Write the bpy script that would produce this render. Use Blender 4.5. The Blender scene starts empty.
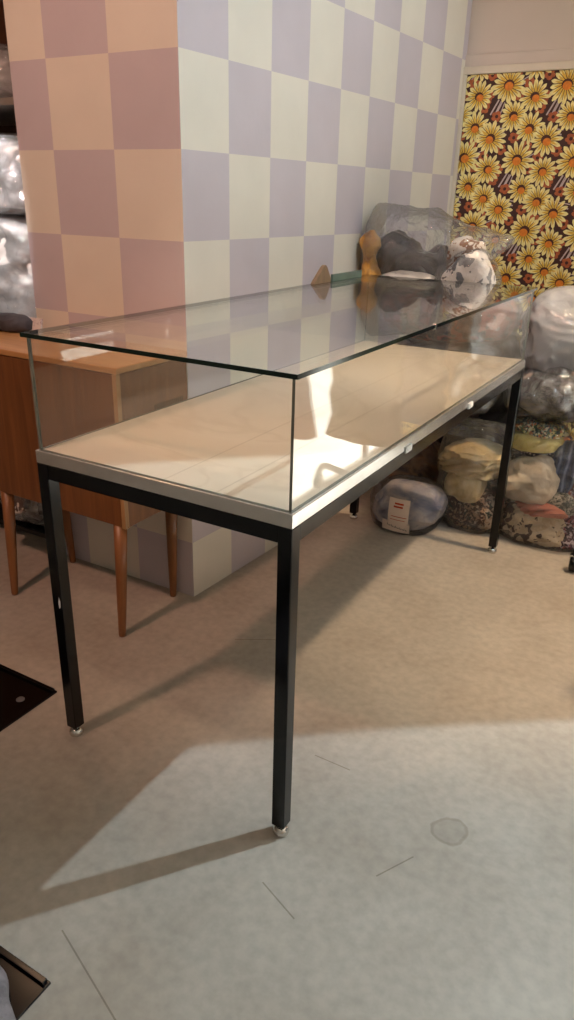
import bpy, bmesh, math, random
from mathutils import Vector, Matrix, noise

S = bpy.context.scene
COL = S.collection

# ---------------------------------------------------------------- camera
CX, CY, CZ = 0.60392, -1.08155, 1.33544
YAW, PITCH, ROLL, FPX = -0.51816, -0.40139, 0.02613, 734.58
F = Vector((math.cos(PITCH)*math.sin(YAW), math.cos(PITCH)*math.cos(YAW), math.sin(PITCH)))
R0 = Vector((math.cos(YAW), -math.sin(YAW), 0)); U0 = R0.cross(F)
RR = math.cos(ROLL)*R0 + math.sin(ROLL)*U0
UU = -math.sin(ROLL)*R0 + math.cos(ROLL)*U0
cam_data = bpy.data.cameras.new('camera')
cam = bpy.data.objects.new('camera', cam_data); COL.objects.link(cam)
cam.matrix_world = Matrix(((RR.x, UU.x, -F.x, CX), (RR.y, UU.y, -F.y, CY), (RR.z, UU.z, -F.z, CZ), (0, 0, 0, 1)))
cam_data.sensor_fit = 'HORIZONTAL'; cam_data.sensor_width = 36.0
cam_data.lens = FPX*36.0/574.0
cam_data.clip_start = 0.02
S.camera = cam

# ---------------------------------------------------------------- light and exposure
S.view_settings.view_transform = 'Standard'; S.view_settings.look = 'None'
S.view_settings.gamma = 1.0; S.view_settings.use_curve_mapping = False
S.view_settings.exposure = 0.03
S.cycles.max_bounces = 10; S.cycles.transparent_max_bounces = 40
S.cycles.caustics_refractive = False; S.cycles.caustics_reflective = False
S.cycles.use_denoising = True
S.cycles.sample_clamp_indirect = 8.0

world = bpy.data.worlds.new('sky'); S.world = world; world.use_nodes = True
world.node_tree.nodes['Background'].inputs[0].default_value = (1.0, 0.95, 0.9, 1)
world.node_tree.nodes['Background'].inputs[1].default_value = 0.2

def lamp(name, kind, loc, aim, energy, color, **kw):
    d = bpy.data.lights.new(name, kind); d.energy = energy; d.color = color
    for k, v in kw.items(): setattr(d, k, v)
    o = bpy.data.objects.new(name, d); COL.objects.link(o); o.location = loc
    o.rotation_euler = (Vector(aim)-Vector(loc)).to_track_quat('-Z', 'Y').to_euler()
    return o
WARM = (1.0, 0.66, 0.40); SOFT = (1.0, 0.80, 0.60); NEUT = (1.0, 0.93, 0.84)
lamp('sun', 'SUN', (6, 2, 6), (6-1.0, 2-0.06, 6-1.03), 46.0, (0.84, 0.95, 1.0), angle=0.01)
# ceiling spots of the shop, plus added fills with no known fixture
def spot(loc, aim, energy, color, deg, blend, rad=0.04):
    return lamp('ceiling_or_fill_spot', 'SPOT', loc, aim, energy, color, spot_size=math.radians(deg), spot_blend=blend, shadow_soft_size=rad)
spot((1.0, 1.3, 2.75), (4.93, -6.0, 0), 190, (0.70, 0.88, 1.0), 136.4, 0.008, 0.02)      # cool light over the front floor
spot((0.90, 1.75, 2.75), (0.10, 1.75, 0), 200, (1.0, 0.71, 0.44), 58, 0.6, 0.05)         # floor beside the case
spot((-1.0, -1.3, 2.75), (-1.15, 0.7, 1.3), 118, (1.0, 0.54, 0.39), 74, 0.6, 0.08)       # left face of the column
spot((-2.0, 0.85, 2.75), (-0.5, -0.1, 0), 18, (1.0, 0.6, 0.36), 50, 0.6, 0.04)           # from above the shelving
spot((-1.52, -0.25, 2.75), (-1.83, 0.78, 1.22), 270, (0.98, 1.0, 1.0), 22, 0.35, 0.05)       # added fill to brighten the bags on the shelving
spot((0.9, 0.7, 2.8), (-0.8, 1.6, 1.5), 58, (0.56, 0.78, 1.0), 70, 0.6, 0.06)            # added fill, brings neutral light to the right face of the column
spot((-0.25, -0.6, 2.75), (-0.36, 0.66, 0.8), 52, (1.0, 0.70, 0.46), 40, 0.7, 0.05)      # added fill that lifts the board of the case

# ---------------------------------------------------------------- material helpers
def new_mat(name):
    m = bpy.data.materials.new(name); m.use_nodes = True
    nt = m.node_tree
    for n in list(nt.nodes): nt.nodes.remove(n)
    out = nt.nodes.new('ShaderNodeOutputMaterial')
    return m, nt, out
def N(nt, typ, **kw):
    n = nt.nodes.new(typ)
    for k, v in kw.items():
        if k.startswith('i_'):
            key = k[2:]
            key = int(key) if key.isdigit() else key.replace('_', ' ')
            n.inputs[key].default_value = v
        else: setattr(n, k, v)
    return n
def c4(c): return (c[0], c[1], c[2], 1.0)
def srgb(r, g, b):
    f = lambda v: (v/255/12.92) if v/255 <= 0.04045 else ((v/255+0.055)/1.055)**2.4
    return (f(r), f(g), f(b))
def ramp(nt, stops, interp='LINEAR'):
    r = nt.nodes.new('ShaderNodeValToRGB'); r.color_ramp.interpolation = interp
    els = r.color_ramp.elements
    while len(els) > 1: els.remove(els[-1])
    els[0].position = stops[0][0]; els[0].color = c4(stops[0][1])
    for p, c in stops[1:]:
        e = els.new(p); e.color = c4(c)
    return r
def principled(nt, out, **kw):
    b = nt.nodes.new('ShaderNodeBsdfPrincipled')
    for k, v in kw.items(): b.inputs[k].default_value = v
    nt.links.new(b.outputs[0], out.inputs['Surface'])
    return b
def coords(nt, scale=(1, 1, 1), which='Object'):
    tc = nt.nodes.new('ShaderNodeTexCoord'); mp = nt.nodes.new('ShaderNodeMapping')
    mp.inputs['Scale'].default_value = scale
    nt.links.new(tc.outputs[which], mp.inputs[0])
    return mp.outputs[0]
def bump(nt, b, height, strength, dist=0.01):
    n = nt.nodes.new('ShaderNodeBump'); n.inputs['Strength'].default_value = strength; n.inputs['Distance'].default_value = dist
    nt.links.new(height, n.inputs['Height']); nt.links.new(n.outputs[0], b.inputs['Normal'])
    return n

def simple(name, col, rough=0.5, metal=0.0, var=0.12, scale=8.0, spec=0.5, bmp=0.0, coat=0.0, sc3=(1, 1, 1), bscale=None):
    m, nt, out = new_mat(name)
    b = principled(nt, out, Roughness=rough, Metallic=metal)
    b.inputs['Specular IOR Level'].default_value = spec
    b.inputs['Coat Weight'].default_value = coat; b.inputs['Coat Roughness'].default_value = 0.12
    co = coords(nt, sc3)
    nz = N(nt, 'ShaderNodeTexNoise'); nz.inputs['Scale'].default_value = scale; nz.inputs['Detail'].default_value = 6
    nt.links.new(co, nz.inputs['Vector'])
    d = tuple(max(0, x*(1-var)) for x in col); l = tuple(min(1, x*(1+var)) for x in col)
    r = ramp(nt, [(0.3, d), (0.7, l)]); nt.links.new(nz.outputs['Fac'], r.inputs[0])
    nt.links.new(r.outputs[0], b.inputs['Base Color'])
    if bmp:
        n2 = N(nt, 'ShaderNodeTexNoise'); n2.inputs['Scale'].default_value = bscale or scale*4; n2.inputs['Detail'].default_value = 5
        nt.links.new(co, n2.inputs['Vector']); bump(nt, b, n2.outputs['Fac'], bmp)
    return m

def wood(name, dark, light, axis='z', rough=0.4, scale=1.0):
    m, nt, out = new_mat(name)
    b = principled(nt, out, Roughness=rough)
    s = {'z': (26, 26, 1.6), 'x': (1.6, 26, 26), 'y': (26, 1.6, 26)}[axis]
    co = coords(nt, tuple(x*scale for x in s))
    n1 = N(nt, 'ShaderNodeTexNoise'); n1.inputs['Scale'].default_value = 1.5; n1.inputs['Detail'].default_value = 8; n1.inputs['Roughness'].default_value = 0.65
    n1.inputs['Distortion'].default_value = 0.6
    nt.links.new(co, n1.inputs['Vector'])
    r = ramp(nt, [(0.28, dark), (0.72, light)]); nt.links.new(n1.outputs['Fac'], r.inputs[0])
    nt.links.new(r.outputs[0], b.inputs['Base Color'])
    bump(nt, b, n1.outputs['Fac'], 0.08, 0.003)
    return m

def glass_clear():
    # clear sheet: sees straight through, mirrors by Fresnel on either face
    m, nt, out = new_mat('clear_glass')
    geo = N(nt, 'ShaderNodeNewGeometry')
    mul = N(nt, 'ShaderNodeMath', operation='MULTIPLY'); mul.inputs[1].default_value = 1/1.5-1.5
    add = N(nt, 'ShaderNodeMath', operation='ADD'); add.inputs[1].default_value = 1.5
    nt.links.new(geo.outputs['Backfacing'], mul.inputs[0]); nt.links.new(mul.outputs[0], add.inputs[0])
    fr = N(nt, 'ShaderNodeFresnel'); nt.links.new(add.outputs[0], fr.inputs['IOR'])
    tr = N(nt, 'ShaderNodeBsdfTransparent'); tr.inputs[0].default_value = (0.985, 0.992, 0.985, 1)
    gl = N(nt, 'ShaderNodeBsdfAnisotropic'); gl.inputs['Roughness'].default_value = 0.0
    gl.inputs['Color'].default_value = (1, 1, 1, 1)
    mx = N(nt, 'ShaderNodeMixShader')
    nt.links.new(fr.outputs[0], mx.inputs[0]); nt.links.new(tr.outputs[0], mx.inputs[1]); nt.links.new(gl.outputs[0], mx.inputs[2])
    nt.links.new(mx.outputs[0], out.inputs['Surface'])
    return m

def film(name, tint=(0.95, 0.96, 0.98), haze=0.18, rough=0.16, wr=22.0, strength=1.0, gain=1.6, base=0.10):
    # thin clear polythene: see-through, glossy on the creases, a little milky
    m, nt, out = new_mat(name)
    co = coords(nt)
    n1 = N(nt, 'ShaderNodeTexNoise'); n1.inputs['Scale'].default_value = wr; n1.inputs['Detail'].default_value = 7; n1.inputs['Distortion'].default_value = 1.4
    nt.links.new(co, n1.inputs['Vector'])
    v = N(nt, 'ShaderNodeTexVoronoi', feature='DISTANCE_TO_EDGE'); v.inputs['Scale'].default_value = wr*0.8
    wv = N(nt, 'ShaderNodeVectorMath', operation='ADD'); nt.links.new(co, wv.inputs[0])
    sc = N(nt, 'ShaderNodeVectorMath', operation='SCALE'); sc.inputs['Scale'].default_value = 0.18
    nt.links.new(n1.outputs['Color'], sc.inputs[0]); nt.links.new(sc.outputs[0], wv.inputs[1]); nt.links.new(wv.outputs[0], v.inputs['Vector'])
    ad = N(nt, 'ShaderNodeMath', operation='ADD'); nt.links.new(n1.outputs['Fac'], ad.inputs[0]); nt.links.new(v.outputs['Distance'], ad.inputs[1])
    bp = N(nt, 'ShaderNodeBump'); bp.inputs['Strength'].default_value = strength; bp.inputs['Distance'].default_value = 0.02
    nt.links.new(ad.outputs[0], bp.inputs['Height'])
    fr = N(nt, 'ShaderNodeLayerWeight'); fr.inputs['Blend'].default_value = 0.35; nt.links.new(bp.outputs[0], fr.inputs['Normal'])
    mu = N(nt, 'ShaderNodeMath', operation='MULTIPLY', use_clamp=True); mu.inputs[1].default_value = gain*0.5
    nt.links.new(fr.outputs['Fresnel'], mu.inputs[0])
    mb = N(nt, 'ShaderNodeMath', operation='ADD', use_clamp=True); mb.inputs[1].default_value = base; nt.links.new(mu.outputs[0], mb.inputs[0])
    tr = N(nt, 'ShaderNodeBsdfTransparent'); tr.inputs[0].default_value = c4(tint)
    di = N(nt, 'ShaderNodeBsdfDiffuse'); di.inputs[0].default_value = (0.85, 0.85, 0.86, 1)
    tl = N(nt, 'ShaderNodeBsdfTranslucent'); tl.inputs[0].default_value = (0.85, 0.85, 0.86, 1)
    m0 = N(nt, 'ShaderNodeMixShader'); m0.inputs[0].default_value = 0.5
    nt.links.new(di.outputs[0], m0.inputs[1]); nt.links.new(tl.outputs[0], m0.inputs[2])
    m1 = N(nt, 'ShaderNodeMixShader'); m1.inputs[0].default_value = haze
    nt.links.new(tr.outputs[0], m1.inputs[1]); nt.links.new(m0.outputs[0], m1.inputs[2])
    gl = N(nt, 'ShaderNodeBsdfAnisotropic'); gl.inputs['Roughness'].default_value = rough
    nt.links.new(bp.outputs[0], gl.inputs['Normal'])
    m2 = N(nt, 'ShaderNodeMixShader'); nt.links.new(mb.outputs[0], m2.inputs[0])
    nt.links.new(m1.outputs[0], m2.inputs[1]); nt.links.new(gl.outputs[0], m2.inputs[2])
    nt.links.new(m2.outputs[0], out.inputs['Surface'])
    return m

def cloth(name, cols, scale=7.0, rough=0.85, kind='noise', coat=0.0, bmp=0.25, dot=(0.8, 0.78, 0.75)):
    m, nt, out = new_mat(name)
    b = principled(nt, out, Roughness=rough)
    b.inputs['Coat Weight'].default_value = coat; b.inputs['Coat Roughness'].default_value = 0.15
    b.inputs['Sheen Weight'].default_value = 0.1
    co = coords(nt)
    if kind == 'noise':
        n = N(nt, 'ShaderNodeTexNoise'); n.inputs['Scale'].default_value = scale; n.inputs['Detail'].default_value = 3; n.inputs['Distortion'].default_value = 1.0
        nt.links.new(co, n.inputs['Vector'])
        k = len(cols); st = [(0.32+0.36*i/max(1, k-1), c) for i, c in enumerate(cols)]
        r = ramp(nt, st); nt.links.new(n.outputs['Fac'], r.inputs[0]); colout = r.outputs[0]
    elif kind == 'patch':
        n = N(nt, 'ShaderNodeTexNoise'); n.inputs['Scale'].default_value = scale*1.3; n.inputs['Detail'].default_value = 2
        nt.links.new(co, n.inputs['Vector'])
        sc = N(nt, 'ShaderNodeVectorMath', operation='SCALE'); sc.inputs['Scale'].default_value = 0.25; nt.links.new(n.outputs['Color'], sc.inputs[0])
        wv = N(nt, 'ShaderNodeVectorMath', operation='ADD'); nt.links.new(co, wv.inputs[0]); nt.links.new(sc.outputs[0], wv.inputs[1])
        v = N(nt, 'ShaderNodeTexVoronoi'); v.inputs['Scale'].default_value = scale; nt.links.new(wv.outputs[0], v.inputs['Vector'])
        sep = N(nt, 'ShaderNodeSeparateColor'); nt.links.new(v.outputs['Color'], sep.inputs[0])
        k = len(cols); r = ramp(nt, [(i/k, c) for i, c in enumerate(cols)], 'CONSTANT'); nt.links.new(sep.outputs[0], r.inputs[0]); colout = r.outputs[0]
    elif kind == 'dots':
        v = N(nt, 'ShaderNodeTexVoronoi'); v.inputs['Scale'].default_value = scale; v.inputs['Randomness'].default_value = 0.35; nt.links.new(co, v.inputs['Vector'])
        r = ramp(nt, [(0.0, dot), (0.27, dot), (0.33, cols[0])]); nt.links.new(v.outputs['Distance'], r.inputs[0]); colout = r.outputs[0]
    elif kind == 'stripe':
        w = N(nt, 'ShaderNodeTexWave'); w.inputs['Scale'].default_value = scale; w.inputs['Distortion'].default_value = 3.0; w.inputs['Detail'].default_value = 2
        nt.links.new(co, w.inputs['Vector'])
        k = len(cols); r = ramp(nt, [(i/max(1, k-1), c) for i, c in enumerate(cols)]); nt.links.new(w.outputs['Fac'], r.inputs[0]); colout = r.outputs[0]
    nt.links.new(colout, b.inputs['Base Color'])
    n2 = N(nt, 'ShaderNodeTexNoise'); n2.inputs['Scale'].default_value = 28; n2.inputs['Detail'].default_value = 6; n2.inputs['Distortion'].default_value = 1.0
    nt.links.new(co, n2.inputs['Vector'])
    bump(nt, b, n2.outputs['Fac'], bmp, 0.02)
    return m

# ---------------------------------------------------------------- mesh helpers
def mesh_obj(name, bm, mats, parent=None, smooth=False, loc=None):
    me = bpy.data.meshes.new(name)
    bmesh.ops.recalc_face_normals(bm, faces=bm.faces[:])
    bm.to_mesh(me); bm.free()
    if not isinstance(mats, (list, tuple)): mats = [mats]
    for m in mats: me.materials.append(m)
    if smooth:
        for p in me.polygons: p.use_smooth = True
    o = bpy.data.objects.new(name, me); COL.objects.link(o)
    if loc is not None: o.location = loc
    if parent is not None: o.parent = parent
    return o
def tag(o, label=None, cat=None, group=None, kind=None):
    if label: o['label'] = label
    if cat: o['category'] = cat
    if group: o['group'] = group
    if kind: o['kind'] = kind
    return o
def thing(name, label, cat, loc=(0, 0, 0), group=None, rz=0.0):
    o = bpy.data.objects.new(name, None); COL.objects.link(o)
    o.empty_display_size = 0.05; o.location = loc; o.rotation_euler = (0, 0, rz)
    return tag(o, label, cat, group)
def struct(o): o['kind'] = 'structure'; return o

def add_box(bm, x0, x1, y0, y1, z0, z1, bevel=0.0, mi=0, mat=None):
    vs = [bm.verts.new((x, y, z)) for z in (z0, z1) for y in (y0, y1) for x in (x0, x1)]
    idx = [(0, 2, 3, 1), (4, 5, 7, 6), (0, 1, 5, 4), (2, 6, 7, 3), (0, 4, 6, 2), (1, 3, 7, 5)]
    fs = [bm.faces.new([vs[i] for i in f]) for f in idx]
    for f in fs: f.material_index = mi
    if mat is not None:
        for v in vs: v.co = mat @ v.co
    if bevel:
        es = set(e for f in fs for e in f.edges)
        r = bmesh.ops.bevel(bm, geom=list(es), offset=bevel, segments=2, affect='EDGES', profile=0.5)
        for f in r['faces']: f.material_index = mi
    return fs
def box(name, x0, x1, y0, y1, z0, z1, mat, parent=None, bevel=0.0):
    bm = bmesh.new(); add_box(bm, x0, x1, y0, y1, z0, z1, bevel)
    return mesh_obj(name, bm, mat, parent)
def add_tube(bm, pts, rad, seg=12, mi=0, caps=True):
    pts = [Vector(p) for p in pts]
    if not isinstance(rad, (list, tuple)): rad = [rad]*len(pts)
    rings = []; up = None
    for i, p in enumerate(pts):
        t = (pts[min(i+1, len(pts)-1)]-pts[max(i-1, 0)]).normalized()
        if up is None: up = Vector((0, 0, 1)) if abs(t.z) < 0.9 else Vector((1, 0, 0))
        a = t.cross(up).normalized(); b = a.cross(t).normalized(); up = b
        rings.append([bm.verts.new(p+(a*math.cos(2*math.pi*k/seg)+b*math.sin(2*math.pi*k/seg))*rad[i]) for k in range(seg)])
    for i in range(len(rings)-1):
        for k in range(seg):
            f = bm.faces.new((rings[i][k], rings[i][(k+1) % seg], rings[i+1][(k+1) % seg], rings[i+1][k])); f.material_index = mi
    if caps:
        for r in (rings[0][::-1], rings[-1]):
            f = bm.faces.new(r); f.material_index = mi
def add_lathe(bm, prof, c=(0, 0, 0), seg=24, mi=0, axis='z'):
    rings = []
    def P(r, h, k):
        a = 2*math.pi*k/seg
        if axis == 'z': return Vector((c[0]+r*math.cos(a), c[1]+r*math.sin(a), c[2]+h))
        if axis == 'y': return Vector((c[0]+r*math.cos(a), c[1]+h, c[2]+r*math.sin(a)))
        return Vector((c[0]+h, c[1]+r*math.cos(a), c[2]+r*math.sin(a)))
    for r, h in prof: rings.append([bm.verts.new(P(max(r, 1e-5), h, k)) for k in range(seg)])
    for i in range(len(rings)-1):
        for k in range(seg):
            f = bm.faces.new((rings[i][k], rings[i][(k+1) % seg], rings[i+1][(k+1) % seg], rings[i+1][k])); f.material_index = mi
    f = bm.faces.new(rings[0][::-1]); f.material_index = mi
    f = bm.faces.new(rings[-1]); f.material_index = mi
def rot_z_about(a, cx, cy):
    return Matrix.Translation((cx, cy, 0)) @ Matrix.Rotation(a, 4, 'Z') @ Matrix.Translation((-cx, -cy, 0))

def catmull(vals, t):
    n = len(vals)-1; x = t*n; i = min(int(x), n-1); u = x-i
    p0, p1, p2, p3 = vals[max(i-1, 0)], vals[i], vals[i+1], vals[min(i+2, n)]
    return tuple(0.5*((2*b)+(c-a)*u+(2*a-5*b+4*c-d)*u*u+(3*b-a-3*c+d)*u**3) for a, b, c, d in zip(p0, p1, p2, p3))
def ridged(p, seed, f, octv=3):
    s = 0.0; a = 1.0; q = Vector(p)*f+Vector((seed*7.13, seed*3.7, seed*1.9))
    for _ in range(octv):
        s += a*(0.35-abs(noise.noise(q))); a *= 0.5; q = q*2.05+Vector((3.1, 1.7, 5.3))
    return s
def folds(p, seed, f):
    q = Vector(p)*f+Vector((seed*5.1, seed*2.3, seed*9.7))
    w = noise.noise(q*0.5)*3.0+noise.noise(q*1.1+Vector((9, 2, 4)))*1.2
    return math.sin(w*3.3+q.z*1.5+q.x*0.7)
def crease(p, seed, f):
    q = Vector(p)*f+Vector((seed*7.13, seed*3.7, seed*1.9))
    q += 0.45*noise.noise_vector(q*0.7)
    a = noise.voronoi(q)[0]; q2 = q*2.3+Vector((4.2, 1.1, 7.7)); b = noise.voronoi(q2)[0]; c = noise.voronoi(q2*2.1)[0]
    return (a[0]-0.45)*1.5+(b[0]-0.45)*0.75+(c[0]-0.45)*0.3
def cloth_fold(p, seed, f):
    q = Vector(p)*f+Vector((seed*5.1, seed*2.3, seed*9.7))
    w = q+1.1*noise.noise_vector(q*0.45)
    w2 = Vector((w.x*0.45+w.z*0.3, w.y*0.6, w.z*1.0-w.x*0.35))
    return 0.9*(0.38-abs(noise.noise(w2)))*2+0.45*(0.38-abs(noise.noise(w2*2.2+Vector((3, 1, 2)))))*2+0.15*noise.noise(w*4)
def loft_bm(sections, axis='z', na=110, nl=90, ex=2.4, seed=1, amp=0.02, freq=9.0, mode='ridged', floor=None, twist=0.0):
    """sections along an axis. axis z: (z,cx,cy,rx,ry); axis x: (x,cy,cz,ry,rz); axis y: (y,cx,cz,rx,rz)"""
    bm = bmesh.new(); rings = []
    for i in range(nl+1):
        t = i/nl; s = catmull(sections, t)
        ring = []
        for k in range(na):
            a = 2*math.pi*k/na+twist*t
            ca, sa = math.cos(a), math.sin(a)
            u = math.copysign(abs(ca)**(2/ex), ca)*max(s[3], 0.001); v = math.copysign(abs(sa)**(2/ex), sa)*max(s[4], 0.001)
            if axis == 'z': p = Vector((s[1]+u, s[2]+v, s[0])); c = Vector((s[1], s[2], s[0]))
            elif axis == 'x': p = Vector((s[0], s[1]+u, s[2]+v)); c = Vector((s[0], s[1], s[2]))
            else: p = Vector((s[1]+u, s[0], s[2]+v)); c = Vector((s[1], s[0], s[2]))
            d = p-c; rad = d.length
            if rad > 1e-4: d /= rad
            k2 = min(1.0, rad/0.06)
            h = crease(p, seed, freq*0.75) if mode == 'ridged' else cloth_fold(p, seed, freq*0.8)*1.25
            p = p+d*h*amp*k2
            if floor is not None and p.z < floor: p.z = floor
            ring.append(bm.verts.new(p))
        rings.append(ring)
    for i in range(nl):
        for k in range(na):
            bm.faces.new((rings[i][k], rings[i][(k+1) % na], rings[i+1][(k+1) % na], rings[i+1][k]))
    for r, rev in ((rings[0], True), (rings[-1], False)):
        c = sum((v.co for v in r), Vector())/na; cv = bm.verts.new(c)
        for k in range(na):
            a, b = r[k], r[(k+1) % na]
            bm.faces.new((b, a, cv) if rev else (a, b, cv))
    return bm
def recentre(o):
    """put the object's origin at the middle of its base"""
    vs = o.data.vertices
    xs = [v.co.x for v in vs]; ys = [v.co.y for v in vs]; zs = [v.co.z for v in vs]
    c = Vector(((min(xs)+max(xs))/2, (min(ys)+max(ys))/2, min(zs)))
    for v in vs: v.co -= c
    o.location = o.location+c
    return o
def lump(name, label, cat, sections, mat, axis='z', group=None, **kw):
    o = mesh_obj(name, loft_bm(sections, axis, **kw), mat, smooth=True)
    recentre(o); return tag(o, label, cat, group)
def egg(cx, cy, z0, z1, rx, ry, fl=0.75):
    """z sections for a soft lump standing on z0"""
    h = z1-z0
    return [(z0, cx, cy, rx*fl*0.9, ry*fl*0.9), (z0+0.06*h, cx, cy, rx*fl, ry*fl), (z0+0.3*h, cx, cy, rx, ry), (z0+0.6*h, cx, cy, rx*0.97, ry*0.97),
            (z0+0.85*h, cx, cy, rx*0.7, ry*0.7), (z0+0.97*h, cx, cy, rx*0.32, ry*0.32), (z1, cx, cy, rx*0.08, ry*0.08)]

# ---------------------------------------------------------------- materials
def floor_mat():
    m, nt, out = new_mat('beige_concrete')
    b = principled(nt, out, Roughness=0.55)
    b.inputs['Specular IOR Level'].default_value = 0.35
    co = coords(nt)
    n1 = N(nt, 'ShaderNodeTexNoise'); n1.inputs['Scale'].default_value = 2.6; n1.inputs['Detail'].default_value = 8; n1.inputs['Roughness'].default_value = 0.62
    nt.links.new(co, n1.inputs['Vector'])
    r1 = ramp(nt, [(0.25, srgb(166, 154, 140)), (0.5, srgb(182, 172, 159)), (0.78, srgb(196, 187, 174))]); nt.links.new(n1.outputs['Fac'], r1.inputs[0])
    n2 = N(nt, 'ShaderNodeTexNoise'); n2.inputs['Scale'].default_value = 38; n2.inputs['Detail'].default_value = 6
    nt.links.new(co, n2.inputs['Vector'])
    r2 = ramp(nt, [(0.3, (0.84, 0.84, 0.84)), (0.65, (1.0, 1.0, 1.0))]); nt.links.new(n2.outputs['Fac'], r2.inputs[0])
    mx = N(nt, 'ShaderNodeMix', data_type='RGBA', blend_type='MULTIPLY'); mx.inputs[0].default_value = 1.0
    nt.links.new(r1.outputs[0], mx.inputs[6]); nt.links.new(r2.outputs[0], mx.inputs[7])
    cur = mx.outputs[2]
    def mul_mask(mask, col):
        nonlocal cur
        q = N(nt, 'ShaderNodeMix', data_type='RGBA', blend_type='MULTIPLY')
        nt.links.new(mask, q.inputs[0]); nt.links.new(cur, q.inputs[6]); q.inputs[7].default_value = c4(col); cur = q.outputs[2]
    # dried water ring
    sub = N(nt, 'ShaderNodeVectorMath', operation='SUBTRACT'); sub.inputs[1].default_value = (0.315, 0.222, 0); nt.links.new(co, sub.inputs[0])
    n3 = N(nt, 'ShaderNodeTexNoise'); n3.inputs['Scale'].default_value = 26; nt.links.new(co, n3.inputs['Vector'])
    ln = N(nt, 'ShaderNodeVectorMath', operation='LENGTH'); nt.links.new(sub.outputs[0], ln.inputs[0])
    ma = N(nt, 'ShaderNodeMath', operation='MULTIPLY_ADD'); ma.inputs[1].default_value = 0.022; nt.links.new(n3.outputs['Fac'], ma.inputs[0]); nt.links.new(ln.outputs['Value'], ma.inputs[2])
    rr = ramp(nt, [(0.0, (0.35,)*3), (0.044, (0.4,)*3), (0.048, (1,)*3), (0.0505, (0.95,)*3), (0.053, (0,)*3)]); nt.links.new(ma.outputs[0], rr.inputs[0])
    mul_mask(rr.outputs[0], (0.70, 0.68, 0.64))
    # scratches
    for (x0, y0, x1, y1) in [(-0.258, -0.419, -0.035, -0.50), (-0.069, 0.279, 0.033, 0.278), (0.02, -0.12, 0.12, -0.16), (0.22, 0.02, 0.27, 0.11), (-0.55, 0.62, -0.42, 0.70)]:
        mp = N(nt, 'ShaderNodeMapping', vector_type='TEXTURE')
        mp.inputs['Location'].default_value = ((x0+x1)/2, (y0+y1)/2, 0); mp.inputs['Rotation'].default_value = (0, 0, math.atan2(y1-y0, x1-x0))
        mp.inputs['Scale'].default_value = (math.hypot(x1-x0, y1-y0)/2, 0.0016, 1)
        nt.links.new(co, mp.inputs[0])
        sx = N(nt, 'ShaderNodeSeparateXYZ'); nt.links.new(mp.outputs[0], sx.inputs[0])
        m1 = []
        for ax in (0, 1):
            ab = N(nt, 'ShaderNodeMath', operation='ABSOLUTE'); nt.links.new(sx.outputs[ax], ab.inputs[0])
            lt = N(nt, 'ShaderNodeMath', operation='LESS_THAN'); lt.inputs[1].default_value = 1.0; nt.links.new(ab.outputs[0], lt.inputs[0]); m1.append(lt)
        pr = N(nt, 'ShaderNodeMath', operation='MULTIPLY'); nt.links.new(m1[0].outputs[0], pr.inputs[0]); nt.links.new(m1[1].outputs[0], pr.inputs[1])
        mul_mask(pr.outputs[0], (0.62, 0.60, 0.56))
    nt.links.new(cur, b.inputs['Base Color'])
    bump(nt, b, n2.outputs['Fac'], 0.06, 0.004)
    return m
M_FLOOR = floor_mat()
M_WALL = simple('painted_plaster', srgb(214, 198, 184), 0.8, var=0.03, scale=3)
M_CEIL = simple('white_ceiling', srgb(225, 220, 212), 0.9, var=0.02)
M_TRIM = simple('cream_trim', srgb(222, 208, 186), 0.55, var=0.04)
M_CREAM = simple('cream_paint_square', srgb(227, 218, 204), 0.6, var=0.035, scale=5, bmp=0.05, bscale=60)
M_LILAC = simple('lilac_paint_square', srgb(201, 189, 194), 0.6, var=0.035, scale=5, bmp=0.05, bscale=60)
M_BLACK = simple('black_powder_coated_steel', (0.002, 0.002, 0.0025), 0.16, var=0.2, spec=0.38)
M_CHROME = simple('brushed_aluminium', (0.78, 0.76, 0.73), 0.24, metal=0.86, var=0.06, scale=30)
M_STEEL = simple('polished_steel', (0.72, 0.70, 0.66), 0.12, metal=1.0, var=0.05)
M_GLASS = glass_clear()
M_GEDGE = simple('green_glass_edge', (0.004, 0.013, 0.009), 0.12, var=0.3, scale=20)
M_GEDGE_L = simple('pale_glass_edge', (0.16, 0.17, 0.14), 0.2, var=0.3, scale=20)
M_WHITEP = simple('white_plastic', (0.75, 0.75, 0.74), 0.35, var=0.03)
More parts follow.
